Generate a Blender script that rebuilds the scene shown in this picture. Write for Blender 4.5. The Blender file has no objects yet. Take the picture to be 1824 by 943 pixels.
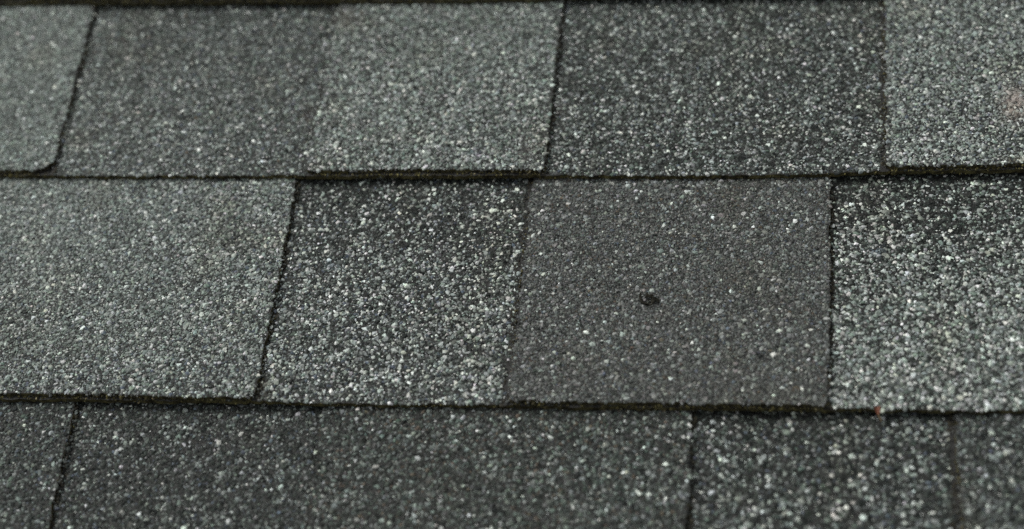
import bpy, math
import numpy as np
from mathutils import Matrix, Vector

rng = np.random.default_rng(7)
W, H = 1824.0, 943.0
CX, CY = W / 2, H / 2

# ------------------------------------------------------------------ camera
# The roof plane is local z = 0 (x along the courses, y up the slope); the whole
# roof is pitched PITCH degrees. The camera looks up the slope, a little from the right.
PITCH = math.radians(14)
ROOF = Matrix.Rotation(PITCH, 4, 'X')
vp_up = np.array([1350.0, -2700.0])
vp_left = np.array([-16000.0, 365.0])
a = vp_up - [CX, CY]
b = vp_left - [CX, CY]
F = math.sqrt(-(a @ b))


def nrm(v):
    return v / np.linalg.norm(v)


dy_c = nrm(np.array([a[0], -a[1], -F]))            # up-slope direction seen from the camera
dx_c = -nrm(np.array([b[0], -b[1], -F]))           # to the right
dz_c = np.cross(dx_c, dy_c)
R_lc = np.stack([dx_c, dy_c, dz_c], axis=1)        # roof -> camera
R_cl = R_lc.T                                      # camera -> roof
DIST = 0.68
cam_pos = -(R_cl @ np.array([0, 0, -1.0])) * DIST  # centre ray meets the roof origin
M = Matrix.Identity(4)
for i in range(3):
    for j in range(3):
        M[i][j] = R_cl[i, j]
    M[i][3] = cam_pos[i]
cam_d = bpy.data.cameras.new('camera')
cam = bpy.data.objects.new('camera', cam_d)
bpy.context.scene.collection.objects.link(cam)
cam.matrix_world = ROOF @ M
cam_d.sensor_width = 36
cam_d.lens = 36 * F / W
cam_d.clip_start = 0.02
cam_d.clip_end = 100
cam_d.dof.use_dof = True
cam_d.dof.focus_distance = 0.672
cam_d.dof.aperture_fstop = 4.3
cam_d.dof.aperture_blades = 7
sc = bpy.context.scene
sc.camera = cam

# ------------------------------------------------------------------ sky and sun (overcast)
SUN_EL, SUN_AZ = math.radians(50), math.radians(-76)   # azimuth from up-slope (+Y) towards +X
world = bpy.data.worlds.new('World')
sc.world = world
world.use_nodes = True
nt = world.node_tree
bg = nt.nodes['Background']
sky = nt.nodes.new('ShaderNodeTexSky')
sky.sky_type = 'NISHITA'
sky.sun_disc = False
sky.sun_elevation = SUN_EL
sky.sun_rotation = SUN_AZ
sky.air_density = 1.0
sky.dust_density = 4.0
hs = nt.nodes.new('ShaderNodeHueSaturation')
hs.inputs['Saturation'].default_value = 0.08
nt.links.new(sky.outputs[0], hs.inputs['Color'])
nt.links.new(hs.outputs[0], bg.inputs['Color'])
bg.inputs['Strength'].default_value = 0.11
sun_d = bpy.data.lights.new('sun', 'SUN')
sun_d.energy = 1.2
sun_d.angle = math.radians(20)
sun_d.color = (1.0, 0.985, 0.95)
sun = bpy.data.objects.new('sun', sun_d)
sc.collection.objects.link(sun)
sd = Vector((math.sin(SUN_AZ) * math.cos(SUN_EL), math.cos(SUN_AZ) * math.cos(SUN_EL), math.sin(SUN_EL)))
sun.rotation_euler = sd.to_track_quat('Z', 'Y').to_euler()
sc.view_settings.view_transform = 'Standard'
sc.view_settings.look = 'None'
sc.view_settings.gamma = 1
sc.cycles.use_denoising = False
sc.view_settings.exposure = 0.08


# ------------------------------------------------------------------ helpers
def unproj(px, py, z):
    """point of the roof at height z under a pixel of the photograph"""
    d = R_cl @ np.array([px - CX, -(py - CY), -F])
    t = (z - cam_pos[2]) / d[2]
    return (cam_pos + t * d)[:2]


def proj(x, y, z):
    p = np.stack([x - cam_pos[0], y - cam_pos[1], z - cam_pos[2]], -1) @ R_lc.T
    return CX + F * p[..., 0] / -p[..., 2], CY - F * p[..., 1] / -p[..., 2]


def hash2(ix, iy, seed):
    h = (ix.astype(np.int64) * 374761393 + iy.astype(np.int64) * 668265263 + seed * 974634777) & 0x7fffffff
    h = ((h ^ (h >> 13)) * 1274126177) & 0x7fffffff
    return ((h ^ (h >> 16)) & 0xffff) / 65535.0


def vnoise(x, y, size, seed=0):
    """smooth value noise in -1..1 with cells of the given size"""
    x = np.asarray(x, float) / size + 1000.5
    y = np.asarray(y, float) / size + 1000.5
    ix, iy = np.floor(x), np.floor(y)
    fx, fy = x - ix, y - iy
    fx, fy = fx * fx * (3 - 2 * fx), fy * fy * (3 - 2 * fy)
    h = lambda dx, dy: hash2(ix + dx, iy + dy, seed)
    v = (h(0, 0) * (1 - fx) + h(1, 0) * fx) * (1 - fy) + (h(0, 1) * (1 - fx) + h(1, 1) * fx) * fy
    return v * 2 - 1


def mesh_obj(name, verts, faces_n, loops, mat, parent, colors=None, mat_idx=None, smooth=False, kind=None):
    """fast mesh: verts (N,3), faces_n = corners per face, loops = flat vertex indices"""
    me = bpy.data.meshes.new(name)
    me.vertices.add(len(verts))
    me.vertices.foreach_set('co', np.ascontiguousarray(verts, np.float32).ravel())
    me.loops.add(len(loops))
    me.loops.foreach_set('vertex_index', np.ascontiguousarray(loops, np.int32))
    nf = len(loops) // faces_n
    me.polygons.add(nf)
    me.polygons.foreach_set('loop_start', np.arange(nf, dtype=np.int32) * faces_n)
    me.polygons.foreach_set('use_smooth', np.full(nf, smooth))
    for m in (mat if isinstance(mat, (list, tuple)) else [mat]):
        me.materials.append(m)
    if mat_idx is not None:
        me.polygons.foreach_set('material_index', mat_idx.astype(np.int32))
    if colors is not None:
        at = me.attributes.new('tone', 'FLOAT_COLOR', 'FACE')
        c = np.ones((len(colors), 4), np.float32)
        c[:, :3] = colors
        at.data.foreach_set('color', c.ravel())
    me.update(calc_edges=True)
    o = bpy.data.objects.new(name, me)
    sc.collection.objects.link(o)
    if parent is not None:
        o.parent = parent
    if kind:
        o['kind'] = kind
    return o


# ------------------------------------------------------------------ materials
def mat_new(name, rough=0.8, spec=0.3):
    m = bpy.data.materials.new(name)
    m.use_nodes = True
    p = m.node_tree.nodes['Principled BSDF']
    p.inputs['Roughness'].default_value = rough
    p.inputs['Specular IOR Level'].default_value = spec
    return m, m.node_tree, p


def ramp(t, fac, stops):
    r = t.nodes.new('ShaderNodeValToRGB')
    while len(r.color_ramp.elements) < len(stops):
        r.color_ramp.elements.new(0.5)
    for e, (pos, c) in zip(r.color_ramp.elements, stops):
        e.position = pos
        e.color = (*c, 1)
    t.links.new(fac, r.inputs[0])
    return r.outputs[0]


def noise(t, scale, detail=3, rough=0.6):
    tc = t.nodes.new('ShaderNodeTexCoord')
    n = t.nodes.new('ShaderNodeTexNoise')
    n.inputs['Scale'].default_value = scale
    n.inputs['Detail'].default_value = detail
    n.inputs['Roughness'].default_value = rough
    t.links.new(tc.outputs['Object'], n.inputs['Vector'])
    return n.outputs[0]


def bump(t, p, fac, dist):
    bn = t.nodes.new('ShaderNodeBump')
    bn.inputs['Distance'].default_value = dist
    bn.inputs['Strength'].default_value = 0.8
    t.links.new(fac, bn.inputs['Height'])
    t.links.new(bn.outputs[0], p.inputs['Normal'])


# crushed mineral granules: each grain carries its own colour; fine mineral grain on top of it
M_GRAN, t, p = mat_new('mineral_granules', 0.7, 0.28)
at = t.nodes.new('ShaderNodeAttribute')
at.attribute_name = 'tone'
g = ramp(t, noise(t, 2600, 2), [(0.3, (0.72, 0.72, 0.72)), (0.7, (1.25, 1.25, 1.25))])
mx = t.nodes.new('ShaderNodeMix')
mx.data_type = 'RGBA'
mx.blend_type = 'MULTIPLY'
mx.inputs[0].default_value = 1
t.links.new(at.outputs['Color'], mx.inputs[6])
t.links.new(g, mx.inputs[7])
t.links.new(mx.outputs[2], p.inputs['Base Color'])

# bitumen between the granules
M_TAR, t, p = mat_new('bitumen', 0.7, 0.3)
f = noise(t, 900, 4)
t.links.new(ramp(t, f, [(0.35, (0.012, 0.012, 0.011)), (0.65, (0.045, 0.045, 0.042))]), p.inputs['Base Color'])
bump(t, p, f, 0.0004)

# cut edge: bitumen, glass fibre and olive algae
M_EDGE, t, p = mat_new('cut_shingle_edge', 0.9, 0.15)
f = noise(t, 260, 6, 0.7)
t.links.new(ramp(t, f, [(0.36, (0.012, 0.011, 0.007)), (0.48, (0.050, 0.044, 0.022)), (0.6, (0.115, 0.105, 0.045)),
                        (0.75, (0.18, 0.16, 0.085))]), p.inputs['Base Color'])
bump(t, p, noise(t, 1200, 4), 0.0006)

# granule-coated surface where single grains are no longer built (outside the picture)
M_COAT, t, p = mat_new('granule_coating', 0.75, 0.35)
tc = t.nodes.new('ShaderNodeTexCoord')
vo = t.nodes.new('ShaderNodeTexVoronoi')
vo.inputs['Scale'].default_value = 750
t.links.new(tc.outputs['Object'], vo.inputs['Vector'])
sep = t.nodes.new('ShaderNodeSeparateColor')
t.links.new(vo.outputs['Color'], sep.inputs[0])
t.links.new(ramp(t, sep.outputs[0], [(0.0, (0.015, 0.017, 0.016)), (0.5, (0.038, 0.043, 0.040)), (0.72, (0.085, 0.093, 0.088)),
                                     (1.0, (0.28, 0.30, 0.28))]), p.inputs['Base Color'])
bump(t, p, vo.outputs['Distance'], 0.0006)

M_FELT, t, p = mat_new('black_underlayment', 0.9, 0.2)
t.links.new(ramp(t, noise(t, 60, 4), [(0.3, (0.010, 0.010, 0.010)), (0.7, (0.03, 0.03, 0.028))]), p.inputs['Base Color'])

M_MOSS, t, p = mat_new('olive_moss', 0.95, 0.1)
at = t.nodes.new('ShaderNodeAttribute')
at.attribute_name = 'tone'
t.links.new(at.outputs['Color'], p.inputs['Base Color'])
p.inputs['Sheen Weight'].default_value = 0.2

# ------------------------------------------------------------------ grains
# a crushed chip: six-cornered rim sunk in the bitumen, an uneven three-cornered face on top
RA = np.arange(6) * np.pi / 3
TA = np.arange(3) * 2 * np.pi / 3 + np.pi / 6
GV = np.concatenate([np.stack([np.cos(RA), np.sin(RA), RA * 0 - 0.35], 1),
                     np.stack([0.66 * np.cos(TA), 0.66 * np.sin(TA), TA * 0 + 0.8], 1)])
GF = np.array([(0, 1, 6), (1, 7, 6), (1, 2, 7), (2, 3, 7), (3, 8, 7), (3, 4, 8), (4, 5, 8), (5, 6, 8), (5, 0, 6), (6, 7, 8)])
NV = len(GV)


def grains(name, xyz, size, color, mat, parent, flat=(0.26, 0.55), tilt=0.3):
    """one mesh of crushed grains: xyz (N,3), size = diameters, color (N,3)"""
    n = len(xyz)
    if n == 0:
        return None
    v = GV[None] * rng.uniform(0.68, 1.25, (n, NV, 1)) + rng.normal(0, 0.09, (n, NV, 3))
    el = rng.uniform(1.0, 1.55, n)
    s = np.stack([el ** 0.6, el ** -0.5 * rng.uniform(.85, 1.1, n), rng.uniform(flat[0], flat[1], n)], -1) * (size / 2)[:, None]
    v = v * s[:, None, :]
    tx, ty, rz = rng.normal(0, tilt * 0.6, n), rng.normal(0, tilt * 0.6, n), rng.uniform(0, 2 * np.pi, n)

    def rot(v, i, j, a):
        c, s_ = np.cos(a)[:, None], np.sin(a)[:, None]
        vi, vj = v[:, :, i] * c - v[:, :, j] * s_, v[:, :, i] * s_ + v[:, :, j] * c
        v[:, :, i], v[:, :, j] = vi, vj
    rot(v, 1, 2, tx)
    rot(v, 0, 2, ty)
    rot(v, 0, 1, rz)
    v = v + xyz[:, None, :]
    f = GF[None] + (np.arange(n) * NV)[:, None, None]
    return mesh_obj(name, v.reshape(-1, 3), 3, f.ravel(), mat, parent, colors=np.repeat(color, len(GF), 0), kind='stuff')


# ------------------------------------------------------------------ roof
roof = bpy.data.objects.new('shingle_roof', None)
roof['kind'] = 'thing'
sc.collection.objects.link(roof)
roof.matrix_world = ROOF
roof['label'] = 'weathered grey asphalt shingle roof in overlapping courses with mossy edges'
roof['category'] = 'roof'

LAYER = 0.0022          # one mat
ZB = 0.0055             # top of the recessed layer at the lower edge of its course
EXPO = 0.145


def ref_line(p0, p1, z):
    """straight line through two pixels at height z: y = f(x)"""
    a0, a1 = unproj(*p0, z), unproj(*p1, z)
    k = (a1[1] - a0[1]) / (a1[0] - a0[0])
    return lambda x: a0[1] + k * (x - a0[0])


# lower edge of every course's backing layer, and its mean height on the slope
COURSE_PX = {0: [(-200, 6), (0, 5), (600, 2), (960, -2), (1000, -7), (1824, -15), (2050, -17)],
             1: [(-200, 314), (0, 313), (300, 313), (545, 313.5), (975, 313), (1300, 312.5), (1400, 311), (1600, 305), (1824, 301), (2050, 298)],
             2: [(-200, 709), (0, 711), (460, 715), (600, 719), (900, 722), (1200, 726), (1480, 729), (1560, 728), (1824, 731), (2050, 733)]}
COURSE = {}
for k, pts in COURSE_PX.items():
    q = np.array([unproj(x, y, ZB) for x, y in pts])
    COURSE[k] = (q[:, 0], q[:, 1])
print('course heights', {k: float(np.interp(0, *v)) for k, v in COURSE.items()})
c2, c1 = COURSE[2], COURSE[1]
xs = np.linspace(-0.5, 0.5, 6)
pitch12 = float(np.interp(0, *c1) - np.interp(0, *c2))
pitch01 = float(np.interp(0, *COURSE[0]) - np.interp(0, *c1))
print('pitches', pitch12, pitch01)
COURSE[3] = (xs, np.interp(xs, *c2) - pitch12 - 0.001 * xs)
COURSE[4] = (xs, COURSE[3][1] - 0.132)
COURSE[-1] = (xs, np.interp(xs, *COURSE[0]) + EXPO)


def line(k):
    return lambda x: np.interp(x, *COURSE[k])


YM = {k: float(np.mean(np.interp([-0.2, 0, 0.2], *COURSE[k]))) for k in COURSE}
SL = {k: 0.0050 / (YM[k - 1] - YM[k] if k - 1 in YM else EXPO) for k in YM}


def undul(x, y):
    return 0.00050 * vnoise(x, y, 0.07, 3) + 0.00016 * vnoise(x, y, 0.02, 4)


def height(k, x, y, lift):
    return ZB + lift - SL[k] * (y - YM[k]) + undul(x, y)


OFF = 0.034             # how far grains are built beyond the picture


def side(pa, pb, k, lift):
    """side edge through two pixels -> x = f(y)"""
    out = []
    for px, py in (pa, pb):
        z = ZB + lift
        for _ in range(4):
            q = unproj(px, py, z)
            z = ZB + lift - SL[k] * (q[1] - YM[k])
        out.append(q)
    (x0, y0), (x1, y1) = out
    s = (x1 - x0) / (y1 - y0)
    return lambda y: x0 + s * (np.asarray(y) - y0)


def vert(x):
    return lambda y: np.asarray(y) * 0 + x


def slab(name, k, left, right, bottom, top, lift, parent, thick=LAYER, nu=60, nv=72, seed=0, rough=0.0005, granule_top=True):
    """one mat of a shingle: a closed slab with ragged edges following the course's slope"""
    # clustered parameters so that rounded corners are resolved
    u = 0.5 - 0.5 * np.cos(np.linspace(0, np.pi, nu)) if nu > 3 else np.linspace(0, 1, nu)
    u = 0.5 * u + 0.5 * np.linspace(0, 1, nu)
    v = np.linspace(0, 1, nv) ** 1.3
    ymid = YM[k] + EXPO / 2
    U, V = np.meshgrid(u, v)
    xa = left(ymid) + (right(ymid) - left(ymid)) * U
    xa0 = left(YM[k]) + (right(YM[k]) - left(YM[k])) * U
    yb, yt = bottom(xa0), top(xa)
    Y = yb + (yt - yb) * V
    Lx, Rx = left(Y), right(Y)
    X = Lx + (Rx - Lx) * U
    # ragged rim
    X = X + np.where(U < 1e-6, rough * (1.6 * vnoise(Y, Y * 0, 0.002, seed) + 1.8 * vnoise(Y, Y * 0, 0.011, seed + 7)), 0) + np.where(U > 1 - 1e-6, rough * (1.6 * vnoise(Y, Y * 0, 0.002, seed + 1) + 1.8 * vnoise(Y, Y * 0, 0.011, seed + 8)), 0)
    Y = Y + np.where(V < 1e-6, rough * (1.3 * vnoise(X, X * 0, 0.0022, seed + 2) + 0.9 * vnoise(X, X * 0, 0.012, seed + 4)), 0)
    Z = height(k, X, Y, lift)
    top_v = np.stack([X, Y, Z], -1).reshape(-1, 3)
    bot_v = top_v.copy()
    bot_v[:, 2] -= thick
    n = nu * nv
    idx = np.arange(n).reshape(nv, nu)
    q = np.stack([idx[:-1, :-1], idx[:-1, 1:], idx[1:, 1:], idx[1:, :-1]], -1).reshape(-1, 4)
    qb = q[:, ::-1] + n
    rim = np.concatenate([idx[0, :], idx[1:, -1], idx[-1, -2::-1], idx[-2:0:-1, 0]])
    r2 = np.roll(rim, -1)
    qs = np.stack([rim, rim + n, r2 + n, r2], -1)
    loops = np.concatenate([q, qb, qs]).ravel()
    cen = top_v[q].mean(1)
    px, py = proj(cen[:, 0], cen[:, 1], cen[:, 2])
    away = (px < -68) | (px > W + 68) | (py < -110) | (py > H + 58)
    mi = np.concatenate([np.where(away, 2, 0) if granule_top else np.zeros(len(q)), np.ones(len(qb)), np.ones(len(qs))])
    return mesh_obj(name, np.concatenate([top_v, bot_v]), 4, loops, [M_TAR, M_EDGE, M_COAT], parent, mat_idx=mi)


TINT = np.array([0.965, 1.015, 0.985])


def pick(v, nz, blend, n):
    """grain colours: blend = dict of (albedo, share at lower edge, share at top, tint)"""
    cols = np.array([c[0] for c in blend['mix']], float)
    w0 = np.array([c[1] for c in blend['mix']], float)
    w1 = np.array([c[2] for c in blend['mix']], float)
    t = np.clip(v + 0.22 * nz, 0, 1) ** blend.get('gamma', 1.6)
    w = w0[None] * (1 - t[:, None]) + w1[None] * t[:, None]
    # patches richer or poorer in light grains
    boost = np.exp(blend.get('patch', 0.35) * nz)
    w = w * np.where(cols.mean(1)[None] > 0.2, boost[:, None], 1)
    w /= w.sum(1, keepdims=True)
    cum = np.cumsum(w, 1)
    r = rng.random(n)[:, None]
    i = (r > cum).sum(1).clip(0, len(cols) - 1)
    c = cols[i] * np.exp(rng.normal(0, 0.30, (n, 1))).clip(.5, 1.8) * TINT
    return c * (1 + rng.normal(0, 0.035, (n, 3))), i


def scatter(k, left, right, bottom, top, lift, space, seed):
    """loosely packed points over the part of the piece in (or just outside) the picture"""
    y0, y1 = min(bottom(x) for x in np.linspace(-.3, .3, 9)) - 0.002, YM[k] + 0.16
    x0 = min(float(left(y0)), float(left(y1)))
    x1 = max(float(right(y0)), float(right(y1)))
    x0, x1 = max(x0, -0.36), min(x1, 0.36)
    if x1 <= x0:
        return np.zeros((0, 3)), np.zeros(0)
    gx, gy = np.arange(x0, x1, space), np.arange(y0, y1, space * 0.87)
    X, Y = np.meshgrid(gx, gy)
    X = X + (np.arange(len(gy)) % 2)[:, None] * space / 2
    X, Y = X.ravel(), Y.ravel()
    X = X + rng.uniform(-.42, .42, len(X)) * space
    Y = Y + rng.uniform(-.42, .42, len(Y)) * space
    e = 0.0003
    B, T = bottom(X), top(X)
    ok = (Y > B + 0.0001 + 0.00065 * vnoise(X, X * 0, 0.0022, seed + 2) + 0.00045 * vnoise(X, X * 0, 0.012, seed + 4)) & (Y < T)
    ok &= (X > left(Y) + e + 0.0008 * vnoise(Y, Y * 0, 0.002, seed) + 0.0009 * vnoise(Y, Y * 0, 0.011, seed + 7)) & (X < right(Y) - e + 0.0008 * vnoise(Y, Y * 0, 0.002, seed + 1) + 0.0009 * vnoise(Y, Y * 0, 0.011, seed + 8))
    X, Y, B, T = X[ok], Y[ok], B[ok], T[ok]
    Z = height(k, X, Y, lift)
    px, py = proj(X, Y, Z)
    ok = (px > -70) & (px < W + 70) & (py > -40) & (py < H + 60)
    yup = line(k - 1)(X) if k - 1 in COURSE else T
    ok &= Y < yup + 0.004
    v = (Y - B) / (yup - B)
    return np.stack([X, Y, Z], -1)[ok], v[ok]


# stains of lichen, rust and soil with a shape of their own, plus painted flare: centre and reach (pixels of the photograph), colour, strength
STAINS_AND_FLARE = [
    (1816, 186, (30, 26), (0.41, 0.335, 0.295), 0.9), (1803, 202, (16, 16), (0.40, 0.33, 0.27), 0.8), (1800, 172, (12, 14), (0.5, 0.46, 0.42), 0.6),
    (1180, 690, (300, 40), (0.095, 0.088, 0.074), 0.3), (760, 850, (240, 120), (0.075, 0.070, 0.055), 0.15),
    (250, 560, (60, 40), (0.09, 0.105, 0.085), 0.3), (330, 400, (50, 30), (0.08, 0.095, 0.09), 0.3), (100, 620, (80, 30), (0.10, 0.12, 0.085), 0.3),
    (90, 440, (260, 150), (0.37, 0.42, 0.39), 0.42), (60, 120, (120, 150), (0.33, 0.37, 0.34), 0.3),  # broad pale flare over the left tabs, put into the grain colour
    (1822, 288, (26, 12), (0.36, 0.34, 0.24), 0.7), (548, 205, (14, 26), (0.075, 0.055, 0.042), 0.8),
    (615, 28, (22, 20), (0.12, 0.088, 0.07), 0.6), (1000, 190, (8, 12), (0.22, 0.17, 0.15), 0.6),
    (938, 270, (20, 26), (0.15, 0.125, 0.12), 0.45), (845, 275, (14, 10), (0.17, 0.165, 0.24), 0.5),
    (1562, 447, (11, 9), (0.22, 0.30, 0.36), 0.75), (592, 475, (14, 8), (0.13, 0.19, 0.21), 0.6),
    (718, 542, (12, 8), (0.12, 0.12, 0.19), 0.6), (520, 590, (24, 22), (0.05, 0.065, 0.045), 0.5),
    (470, 690, (12, 14), (0.07, 0.06, 0.03), 0.5), (1110, 335, (40, 10), (0.10, 0.14, 0.15), 0.25),
    (1180, 560, (16, 14), (0.12, 0.095, 0.09), 0.5), (948, 660, (40, 50), (0.085, 0.080, 0.066), 0.35),
    (785, 448, (16, 12), (0.11, 0.08, 0.105), 0.4), (700, 425, (18, 10), (0.08, 0.07, 0.05), 0.5),
    (1290, 520, (120, 90), (0.10, 0.10, 0.095), 0.12), (1705, 845, (8, 10), (0.13, 0.09, 0.03), 0.7),
]


def coat(k, left, right, bottom, top, lift, blend, parent, seed, grime=(0, 0)):
    """mineral granules of one tab"""
    sp = 0.83 * blend.get('space', 0.00128)
    P, v = scatter(k, left, right, bottom, top, lift, sp, seed)
    if len(P) == 0:
        return
    n = len(P)
    nz = 0.65 * vnoise(P[:, 0], P[:, 1], 0.03, seed + 9) + 0.35 * vnoise(P[:, 0], P[:, 1], 0.008, seed + 10)
    c, i = pick(v, nz, blend, n)
    for sx, sy, sr, col, st in STAINS_AND_FLARE:
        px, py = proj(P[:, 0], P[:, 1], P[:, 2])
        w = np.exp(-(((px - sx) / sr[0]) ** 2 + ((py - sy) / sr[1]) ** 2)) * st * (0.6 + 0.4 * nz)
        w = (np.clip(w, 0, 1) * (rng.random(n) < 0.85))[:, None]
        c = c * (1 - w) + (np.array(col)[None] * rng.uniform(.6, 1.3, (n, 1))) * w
    # a few smudges of browner or greener growth
    sm = np.clip(vnoise(P[:, 0], P[:, 1], 0.022, seed + 20) * 2 - 0.8, 0, 1)[:, None]
    c = c * (1 - sm * 0.10 * np.array([0.0, 0.25, 0.7]))
    # grains banked up against the tab on the left
    if grime[0] > 0:
        dl_ = P[:, 0] - left(P[:, 1])
        bank = np.clip(1 - dl_ / 0.0022, 0, 1) * np.clip(0.55 + 0.9 * vnoise(P[:, 1], P[:, 1] * 0, 0.009, seed + 52), 0, 1)
        P[:, 2] += bank * LAYER * 0.85
    # soil caught beside the neighbouring tabs' edges
    for dist, g_ in ((P[:, 0] - left(P[:, 1]), grime[0]), (right(P[:, 1]) - P[:, 0], grime[1])):
        reach = 0.0016 * (1 + 0.9 * vnoise(P[:, 1], P[:, 1] * 0, 0.006, seed + 50))
        m_ = (dist < reach) & (rng.random(n) < g_)
        c[m_] = np.array([(0.022, 0.020, 0.013)]) * rng.uniform(.5, 2.2, (m_.sum(), 1))
    d = np.exp(rng.normal(-0.03, 0.40, n)).clip(0.42, 2.1) * sp * blend.get('fill', 1.2)
    light = c.mean(1) > 0.2
    d = np.where(light, d * blend.get('lightsize', 1.08), d)
    P[:, 2] += d * rng.uniform(-0.04, 0.10, n) + 0.00006 * light
    keepm = rng.random(n) > 0.05
    grains('granules', P[keepm], d[keepm], c[keepm], M_GRAN, parent)


# colours of grains (albedo): slate black, dark grey, mid grey, pale grey, off-white + tinted ones
K_, Dg, Mg, Lg, Wt = (0.014, 0.017, 0.0155), (0.040, 0.046, 0.041), (0.105, 0.114, 0.108), (0.265, 0.282, 0.270), (0.575, 0.585, 0.56)
Bl, Gr, Br, Pu, Pm = (0.09, 0.105, 0.13), (0.10, 0.125, 0.108), (0.10, 0.080, 0.062), (0.106, 0.1075, 0.103), (0.160, 0.161, 0.154)
LgD = (0.175, 0.19, 0.18)
LgG = (0.225, 0.255, 0.232)


def mix(k, d, m, l, w, extra=(), k1=None, d1=None, m1=None, l1=None, w1=None, **kw):
    a0 = (k, d, m, l, w)
    a1 = [x if x is not None else y for x, y in zip((k1, d1, m1, l1, w1), a0)]
    return dict(mix=[(c, p, q) for c, p, q in zip((K_, Dg, Mg, Lg, Wt), a0, a1)] + [(c, s, s) for c, s in extra], **kw)


TAB = {
    # row 1 (upper course in the picture)
    'E': mix(3, 8, 28, 40, 9, [(LgG, 44), (Gr, 10)], patch=0.15, space=0.0012),
    'F': mix(7, 18, 30, 30, 10, [(Bl, 4), (Gr, 12), (Br, 2), (LgD, 14)], k1=11, d1=28, l1=18, w1=4, space=0.00122),
    'G': mix(5, 14, 22, 32, 15, [(Gr, 8), (LgG, 22), (Br, 1)], w1=6, space=0.0012),
    'H': mix(18, 38, 14, 15, 9, [(Bl, 2), (Gr, 9), (LgD, 12)], k1=24, w1=6, patch=0.4, space=0.0012),
    'I': mix(3, 14, 24, 32, 14, [(Bl, 4), (LgG, 22)], d1=24, w1=7, space=0.00122),
    # row 2
    'A': mix(6, 14, 22, 32, 14, [(Gr, 9), (Bl, 6), (LgG, 22)], l1=38, d1=7, patch=0.3, space=0.00116),
    'B': mix(12, 24, 18, 26, 20, [(Bl, 5), (Gr, 4), (LgD, 10)], k1=60, d1=52, m1=8, l1=7, w1=7, patch=0.3, gamma=3.8, space=0.00122),
    'C': mix(6, 10, 20, 5, 1.4, [(Pu, 36), (Pm, 34), (Bl, 3), (Br, 4), (Mg, 10)], patch=0.1, space=0.00098, lightsize=1.4),
    'D': mix(4, 18, 16, 30, 22, [(Gr, 8), (LgG, 18)], k1=90, d1=50, m1=6, l1=7, w1=9, patch=0.25, gamma=3.2, space=0.00126),
    # row 3: tab tones, darkened to paint in the light's fall-off at the bottom
    'J': mix(20, 44, 26, 6, 2.5, [(Gr, 8), (Bl, 4), (LgD, 14)], space=0.00122),
    'K': mix(24, 46, 15, 5, 3.2, [(Pu, 3), (Bl, 4), (LgD, 15)], patch=0.3, space=0.00122),
    'L': mix(24, 44, 20, 6, 3.5, [(Gr, 16), (Br, 7), (LgD, 19)], patch=0.35, space=0.00124),
    'M': mix(32, 40, 12, 11, 6, [(Bl, 4), (Gr, 5), (LgD, 14)], space=0.00134, patch=0.35),
    'N': mix(18, 40, 22, 10, 4, [(Gr, 6), (Bl, 4), (LgD, 20)], space=0.00124),
    # row 0: only its mossy lower rim is seen
    'O': mix(14, 34, 24, 10, 4, [(Br, 14), (Gr, 8)]),
}


def sidepair(pa, pb, k, raised=True):
    return side(pa, pb, k, LAYER if raised else 0)


# tooth edges of each course: list of (side line, raised piece lies to its 'L'eft or 'R'ight)
def edge_curve(k, pts, lift):
    q = np.array([unproj(x, y, ZB + lift) for x, y in pts])
    return lambda x: np.interp(x, q[:, 0], q[:, 1])


def rounded(bottom, left, right, k, rl=0.0025, rr=0.0025):
    """lower edge of a tooth with its corners rounded"""
    yb = YM[k]
    xl, xr = float(left(yb)), float(right(yb))

    def f(x):
        x = np.asarray(x, float)
        y = bottom(x)
        a_ = np.clip((xl + rl - x) / rl, 0, 0.999)
        c_ = np.clip((x - (xr - rr)) / rr, 0, 0.999)
        return y + rl * (1 - np.sqrt(1 - a_ ** 2)) + rr * (1 - np.sqrt(1 - c_ ** 2))
    return f


pieces = []


def tooth(key, k, left, right, edge_px, label=None, rl=0.0025, rr=0.0025, seed=0, blend=None):
    """raised tab: upper mat + the backing mat showing under its lower edge"""
    bot = rounded(edge_curve(k, edge_px, LAYER), left, right, k, rl, rr) if edge_px else (lambda x: line(k)(x) + 0.0022)
    top = lambda x: line(k - 1)(x) + 0.045 if k - 1 in COURSE else line(k)(x) + EXPO + 0.02
    o = slab('shingle', k, left, right, bot, top, LAYER, roof, nu=150, seed=seed, thick=LAYER - 0.0001)
    if label:
        o['label'] = label
    il, ir = (lambda y: left(y) + 0.0023), (lambda y: right(y) - 0.0023)
    slab('backing_layer', k, il, ir, line(k), lambda x: top(x) - 0.001, 0, o, nu=220, nv=12, seed=seed + 3, rough=0.0005)
    coat(k, left, right, bot, top, LAYER, blend or TAB[key], o, seed)
    ledge(k, il, ir, bot, o, seed)
    side_grit(k, right, 1, o, seed)
    if key not in 'GLEAJ':
        side_grit(k, left, -1, o, seed + 70)
    lip_grit(k, left, right, bot, o, seed)
    pieces.append(o)
    return o


def recess(key, k, left, right, label=None, seed=0, blend=None, gap=0.0, grime=(0.5, 0.25)):
    """the backing mat seen between two teeth"""
    l2, r2 = (lambda y: left(y) - 0.0020), (lambda y: right(y) + 0.0020)
    top = lambda x: line(k - 1)(x) + 0.045 if k - 1 in COURSE else line(k)(x) + EXPO + 0.02
    o = slab('shingle', k, l2, r2, line(k), top, 0, roof, nu=170, seed=seed)
    if label:
        o['label'] = label
    coat(k, left, lambda y: right(y) - gap, line(k), top, 0, blend or TAB[key], o, seed, grime)
    rim_moss(k, l2, r2, line(k), 0, o, seed)
    pieces.append(o)
    return o


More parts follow.
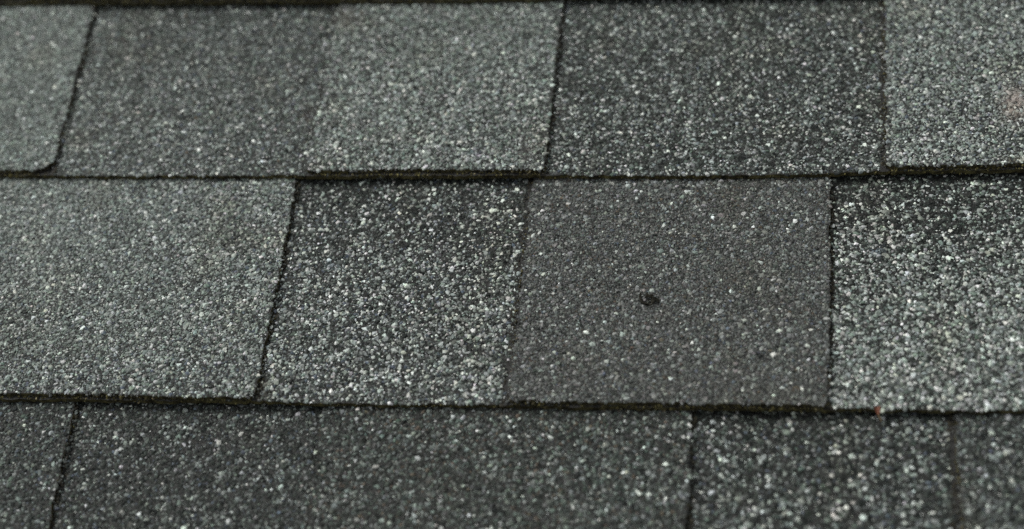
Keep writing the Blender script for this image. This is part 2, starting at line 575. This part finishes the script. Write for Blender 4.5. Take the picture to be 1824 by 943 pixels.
def moss_cols(n):
    base = np.array([(0.060, 0.054, 0.022), (0.12, 0.108, 0.040), (0.20, 0.18, 0.070), (0.022, 0.019, 0.012), (0.26, 0.23, 0.13)])
    return base[rng.choice(5, n, p=[.32, .26, .14, .22, .06])] * rng.uniform(.7, 1.3, (n, 1))


def ledge(k, left, right, bot, parent, seed):
    """crumbs and algae on the backing layer's ledge and face below a tooth"""
    xl, xr = max(float(left(YM[k])), -.3), min(float(right(YM[k])), .3)
    if xr <= xl:
        return
    n = int((xr - xl) / 0.00028)
    x = rng.uniform(xl, xr, n)
    dens = 0.5 + 0.5 * vnoise(x, x * 0, 0.02, seed + 31)
    x = x[rng.random(n) < 0.25 + 0.75 * dens]
    n = len(x)
    y0, y1 = line(k)(x), bot(x)
    t = rng.uniform(-0.15, 1.0, n)
    y = y0 + t * (y1 - y0)
    z = height(k, x, y, 0) - np.where(t < 0.05, rng.uniform(0, LAYER, n), 0) + 0.0001
    y = np.where(t < 0.05, y0 - 0.0001, y)
    px, py = proj(x, y, z)
    ok = (px > -100) & (px < W + 100) & (py < H + 60)
    c = moss_cols(n)
    gr = rng.random(n) < 0.14
    c[gr] = np.array(Dg) * rng.uniform(.6, 2.2, (gr.sum(), 1))
    grains('moss', np.stack([x, y, z], -1)[ok], rng.uniform(0.0004, 0.0013, n)[ok], c[ok], M_MOSS, parent, flat=(.5, .9), tilt=0.8)


def lip_grit(k, left, right, bot, parent, seed):
    """grains and algae stuck to the lower face of a tooth, breaking its line"""
    xl, xr = max(float(left(YM[k])) + 0.002, -.3), min(float(right(YM[k])) - 0.002, .3)
    if xr <= xl:
        return
    n = int((xr - xl) / 0.00045)
    x = rng.uniform(xl, xr, n)
    dens = 0.45 + 0.6 * vnoise(x, x * 0, 0.009, seed + 81)
    x = x[rng.random(n) < dens]
    n = len(x)
    t = rng.random(n) ** 1.3
    y = bot(x) + 0.0002 - t * 0.0002 - rng.uniform(0, 0.0006, n)
    z = height(k, x, y, LAYER) - t * LAYER * 0.9
    px, py = proj(x, y, z)
    ok = (px > -100) & (px < W + 100) & (py < H + 60)
    c = moss_cols(n) * rng.choice([0.35, 1.0], (n, 1))
    gr = t < 0.35
    c[gr] = np.array(Lg) * np.exp(rng.normal(-0.5, 0.5, (gr.sum(), 1)))
    grains('grit', np.stack([x, y, z], -1)[ok], rng.uniform(0.0005, 0.0017, n)[ok], c[ok], M_MOSS, parent, flat=(.6, .9), tilt=0.9)


def side_grit(k, edge, sgn, parent, seed):
    """soil and loose grains lodged against a tooth's side"""
    y0, y1 = YM[k] - 0.004, YM[k] + 0.14
    n = int((y1 - y0) / 0.00030)
    y = rng.uniform(y0, y1, n)
    dens = 0.55 + 0.6 * vnoise(y, y * 0, 0.007, seed + 61)
    y = y[rng.random(n) < dens]
    n = len(y)
    x = edge(y) + 0.0009 * (vnoise(y, y * 0, 0.002, seed + 1) + vnoise(y, y * 0, 0.011, seed + 8)) * (0.8 if sgn > 0 else 0.8)
    t = rng.random(n)
    x = x + sgn * (t * 0.0015 - 0.0004)
    z = height(k, x, y, 0) + (1 - t) * LAYER * 0.95
    ok = (y > line(k)(x) + 0.0004) & (y < line(k - 1)(x) if k - 1 in COURSE else y < 9)
    px, py = proj(x, y, z)
    ok &= (px > -100) & (px < W + 100) & (py < H + 60) & (py > -60)
    c = moss_cols(n) * 0.45
    gr = rng.random(n) < 0.45
    c[gr] = np.array(Mg) * np.exp(rng.normal(0.1, 0.6, (gr.sum(), 1)))
    grains('grit', np.stack([x, y, z], -1)[ok], rng.uniform(0.0005, 0.0014, n)[ok], c[ok], M_MOSS, parent, flat=(.5, .9), tilt=0.7)


def rim_moss(k, left, right, bot, lift, parent, seed):
    xl, xr = max(float(left(YM[k])), -.3), min(float(right(YM[k])), .3)
    if xr <= xl:
        return
    n = int((xr - xl) / 0.0008)
    x = rng.uniform(xl, xr, n)
    dens = 0.5 + 0.5 * vnoise(x, x * 0, 0.025, seed + 41)
    x = x[rng.random(n) < dens]
    n = len(x)
    dz = rng.uniform(0, LAYER * 0.8, n)
    y = bot(x) - 0.00005
    z = height(k, x, y, lift) - dz
    px, py = proj(x, y, z)
    ok = (px > -100) & (px < W + 100) & (py < H + 60)
    grains('moss', np.stack([x, y, z], -1)[ok], rng.uniform(0.0004, 0.001, n)[ok], moss_cols(n)[ok], M_MOSS, parent, flat=(.5, .9), tilt=0.8)


# ---- course 1 (upper full course) ----
e1 = sidepair((168, 16), (92, 305), 1)
g0 = sidepair((602, 12), (545, 303), 1)
g1 = sidepair((1001, 14), (970, 303), 1)
i0 = sidepair((1576, 0), (1579, 297), 1)
XL, XR = -0.33, 0.30
tooth('E', 1, vert(XL), e1, [(-200, 302), (0, 303), (60, 304), (100, 303)], 'pale green-grey shingle tab with a rounded lower corner', rr=0.011, seed=11)
recess('F', 1, e1, g0, 'mid-grey recessed shingle between two paler tabs', seed=12)
tooth('G', 1, g0, g1, [(540, 304), (650, 303), (760, 301), (970, 303)], 'light grey-green shingle tab above the dark speckled one', seed=13)
recess('H', 1, g1, i0, 'dark charcoal recessed shingle with pale flecks', seed=14, gap=0.0010, grime=(.6, .5))
tooth('I', 1, i0, vert(XR), [(1575, 296), (1700, 294), (1824, 291), (2050, 288)], 'light grey shingle tab with a small pinkish lichen patch', seed=15)
# ---- course 2 (middle) ----
a1 = sidepair((528, 323), (454, 706), 2)
c0 = sidepair((949, 322), (905, 716), 2)
c1_ = sidepair((1479, 320), (1475, 721), 2)
tooth('A', 2, vert(XL), a1, [(-200, 700), (0, 701), (200, 703), (300, 706), (430, 708), (470, 708)], 'pale blue-green grey shingle tab, the widest one', rr=0.003, seed=21)
recess('B', 2, a1, c0, 'black and white speckled recessed shingle, darker towards its top', seed=22, gap=0.0014, grime=(.6, .6))
tooth('C', 2, c0, c1_, [(900, 714), (1100, 716), (1204, 718), (1460, 721), (1480, 721)], 'smooth purplish-grey fine-grained shingle tab with sparse white grains', seed=23)
recess('D', 2, c1_, vert(XR), 'coarse recessed shingle, nearly black at its top and pale green-grey below', seed=24, grime=(.8, 0))
# ---- course 3 (lower) ----
j1 = sidepair((132, 735), (84, 943), 3)
l0 = sidepair((576, 732), (545, 943), 3)
l1 = sidepair((1232, 742), (1222, 943), 3)
n0 = sidepair((1703, 744), (1716, 943), 3)
tooth('J', 3, vert(XL), j1, None, 'dark grey shingle tab', seed=31)
recess('K', 3, j1, l0, 'dark blue-grey recessed shingle', seed=32)
tooth('L', 3, l0, l1, None, 'dark brownish-grey shingle tab', seed=33)
recess('M', 3, l1, n0, 'coarse charcoal recessed shingle with pale flecks', seed=34, gap=0.0015, grime=(.6, .8))
tooth('N', 3, n0, vert(XR), None, seed=35)
# ---- course 0 (only its lower rim enters the picture) ----
o1 = sidepair((985, -60), (975, -8), 0)
o2 = sidepair((1500, -60), (1500, -14), 0)
tooth('O', 0, vert(XL), o1, [(-200, -3), (0, -4), (600, -7), (1000, -13)], 'mossy shingle rim along the top of the picture', seed=41)
recess('O', 0, o1, o2, seed=42)
tooth('O', 0, o2, vert(XR), None, seed=43)
# ---- the roof goes on to the left and right, plainly coated ----
for k in (0, 1, 2, 3):
    for s in (-1, 1):
        x = XL if s < 0 else XR
        for q in range(3):
            xa, xb = (x + s * 0.14 * q, x + s * 0.14 * (q + 1))
            xa, xb = min(xa, xb) + 0.0006, max(xa, xb) - 0.0006
            top = lambda xx, k=k: line(k - 1)(xx) + 0.045
            slab('shingle', k, vert(xa), vert(xb), line(k), top, 0 if q % 2 == (0 if s < 0 else 1) else LAYER * 0.98, roof, nu=24, seed=k * 10 + q, thick=LAYER)

for q in range(-4, 4):
    slab('shingle', 4, vert(0.17 * q + 0.03), vert(0.17 * (q + 1) + 0.0294), line(4), lambda x: line(3)(x) + 0.045, LAYER * 0.98 * (q % 2), roof, nu=24, seed=90 + q)

# felt under the shingles
dv = np.array([(-.75, -.5, -.006), (.75, -.5, -.006), (.75, .5, -.006), (-.75, .5, -.006)])
dv = np.concatenate([dv, dv - [0, 0, 0.012]])
dl = np.array([0, 1, 2, 3, 7, 6, 5, 4, 0, 4, 5, 1, 1, 5, 6, 2, 2, 6, 7, 3, 3, 7, 4, 0])
mesh_obj('roof_deck', dv, 4, dl, M_FELT, roof)


# ------------------------------------------------------------------ loose things on the roof
def on_roof(px, py, k, lift):
    q = unproj(px, py, ZB + lift)
    for _ in range(4):
        z = float(height(k, q[0], q[1], lift))
        q = unproj(px, py, z)
    return Vector((q[0], q[1], z))


def tubes(name, curves, mat, center):
    """bent, tapering strands as one mesh: curves = [(points, radii)] in roof coordinates about the centre"""
    V, L = [], []
    ns = 7
    for pts, rad in curves:
        pts = [Vector(p_) for p_ in pts]
        base = len(V)
        for i, p_ in enumerate(pts):
            tg = (pts[min(i + 1, len(pts) - 1)] - pts[max(i - 1, 0)]).normalized()
            sd_ = tg.cross(Vector((0, 0, 1)))
            sd_ = sd_.normalized() if sd_.length > 1e-6 else Vector((1, 0, 0))
            up = sd_.cross(tg)
            for j in range(ns):
                a_ = 2 * math.pi * j / ns
                r_ = rad[i] * rng.uniform(.75, 1.25)
                V.append(p_ + sd_ * math.cos(a_) * r_ + up * math.sin(a_) * r_ * 0.8)
        for i in range(len(pts) - 1):
            for j in range(ns):
                a0, a1 = base + i * ns + j, base + i * ns + (j + 1) % ns
                L += [a0, a1, a1 + ns, a0, a1 + ns, a0 + ns]
        for j in range(1, ns - 1):
            L += [base, base + j + 1, base + j]
            e_ = base + (len(pts) - 1) * ns
            L += [e_, e_ + j, e_ + j + 1]
    o = mesh_obj(name, np.array([list(v_) for v_ in V]), 3, np.array(L), mat, None)
    o.matrix_world = ROOF @ Matrix.Translation(center)
    return o


M_CRUMB, t, p = mat_new('dry_black_debris', 0.9, 0.03)
t.links.new(ramp(t, noise(t, 500, 3), [(0.35, (0.005, 0.005, 0.004)), (0.7, (0.045, 0.043, 0.034))]), p.inputs['Base Color'])
c = on_roof(1158, 536, 2, LAYER)
c.z += 0.0004
mm = 0.00115
arcs = [
    ([(-3.6 * mm, 3.4 * mm, .5 * mm), (-3.9 * mm, 1.2 * mm, .6 * mm), (-3.2 * mm, -1.0 * mm, .5 * mm), (-1.6 * mm, -2.2 * mm, .6 * mm), (.2 * mm, -2.7 * mm, .4 * mm)], [.25 * mm, .5 * mm, .65 * mm, .55 * mm, .2 * mm]),
    ([(-1.3 * mm, 3.3 * mm, .6 * mm), (-1.0 * mm, 1.4 * mm, .9 * mm), (.2 * mm, .9 * mm, 1.0 * mm), (.9 * mm, 1.8 * mm, .8 * mm), (.3 * mm, 2.6 * mm, .5 * mm)], [.2 * mm, .55 * mm, .75 * mm, .5 * mm, .2 * mm]),
    ([(.4 * mm, .9 * mm, .8 * mm), (1.7 * mm, .2 * mm, .9 * mm), (3.1 * mm, -.5 * mm, .6 * mm), (3.6 * mm, -1.3 * mm, .4 * mm)], [.4 * mm, .75 * mm, .5 * mm, .15 * mm]),
    ([(.9 * mm, -.2 * mm, .7 * mm), (1.3 * mm, -1.6 * mm, .8 * mm), (.7 * mm, -2.6 * mm, .5 * mm)], [.6 * mm, .8 * mm, .25 * mm]),
]
for _ in range(2):
    x_, y_ = rng.normal(0.6, 1.1) * mm, rng.normal(-0.3, 1.0) * mm
    a_ = rng.uniform(0, 6.28)
    l_ = rng.uniform(.5, 1.0) * mm
    h_ = rng.uniform(.4, 1.0) * mm
    arcs.append(([(x_ - math.cos(a_) * l_, y_ - math.sin(a_) * l_, h_ * .5), (x_, y_, h_), (x_ + math.cos(a_ + .7) * l_, y_ + math.sin(a_ + .7) * l_, h_ * .6)],
                 [.12 * mm, rng.uniform(.3, .6) * mm, .15 * mm]))
o = tubes('debris_crumb', arcs, M_CRUMB, c)
o['label'] = 'black curled crumb of dry debris lying on the smooth purplish shingle tab'
o['category'] = 'debris'

M_LEAF, t, p = mat_new('rust_red_leaf', 0.6, 0.3)
t.links.new(ramp(t, noise(t, 700, 3), [(0.3, (0.10, 0.032, 0.018)), (0.7, (0.22, 0.085, 0.045))]), p.inputs['Base Color'])
q = unproj(1562, 733, ZB - 0.001)
c = Vector((q[0], q[1] - 0.0004, ZB - 0.0008))
mm = 0.00085
nu_, nv_ = 6, 7
V, L = [], []
for j in range(nv_):
    tt = j / (nv_ - 1)
    w = (0.35 + 1.9 * tt - 0.9 * tt ** 3) * mm
    for i in range(nu_):
        s_ = i / (nu_ - 1) * 2 - 1
        V.append((s_ * w + 0.5 * mm * (1 - tt), (tt * 3.4 - 1.6) * mm + 0.5 * mm * abs(s_) * (tt > .9), (1.0 * abs(s_) * tt + 0.9 * tt) * mm + rng.uniform(-.08, .08) * mm))
n_ = len(V)
V += [(x_, y_, z_ - 0.00012) for x_, y_, z_ in V]
for j in range(nv_ - 1):
    for i in range(nu_ - 1):
        a0 = j * nu_ + i
        L += [a0, a0 + 1, a0 + nu_ + 1, a0 + nu_]
        L += [n_ + a0, n_ + a0 + nu_, n_ + a0 + nu_ + 1, n_ + a0 + 1]
rim = [i for i in range(nu_)] + [j * nu_ + nu_ - 1 for j in range(1, nv_)] + [(nv_ - 1) * nu_ + i for i in range(nu_ - 2, -1, -1)] + [j * nu_ for j in range(nv_ - 2, 0, -1)]
for a0, a1 in zip(rim, rim[1:] + rim[:1]):
    L += [a0, n_ + a0, n_ + a1, a1]
leaf = mesh_obj('leaf_scrap', np.array(V), 4, np.array(L), M_LEAF, None)
leaf.matrix_world = ROOF @ Matrix.Translation(c)
leaf['label'] = 'tiny rust-red leaf scrap caught under the lower edge of the coarse speckled shingle'
leaf['category'] = 'leaf scrap'
M_STEM, t, p = mat_new('leaf_stem', 0.6, 0.3)
t.links.new(ramp(t, noise(t, 700, 2), [(0.3, (0.16, 0.09, 0.04)), (0.7, (0.30, 0.24, 0.14))]), p.inputs['Base Color'])
st = tubes('stem', [([(.45 * mm, -1.5 * mm, .1 * mm), (.9 * mm, -2.4 * mm, -.6 * mm), (1.5 * mm, -3.4 * mm, -1.0 * mm), (1.9 * mm, -4.2 * mm, -1.6 * mm)], [.28 * mm, .22 * mm, .22 * mm, .3 * mm])], M_STEM, Vector((0, 0, 0)))
st.matrix_world = Matrix.Identity(4)
st.parent = leaf
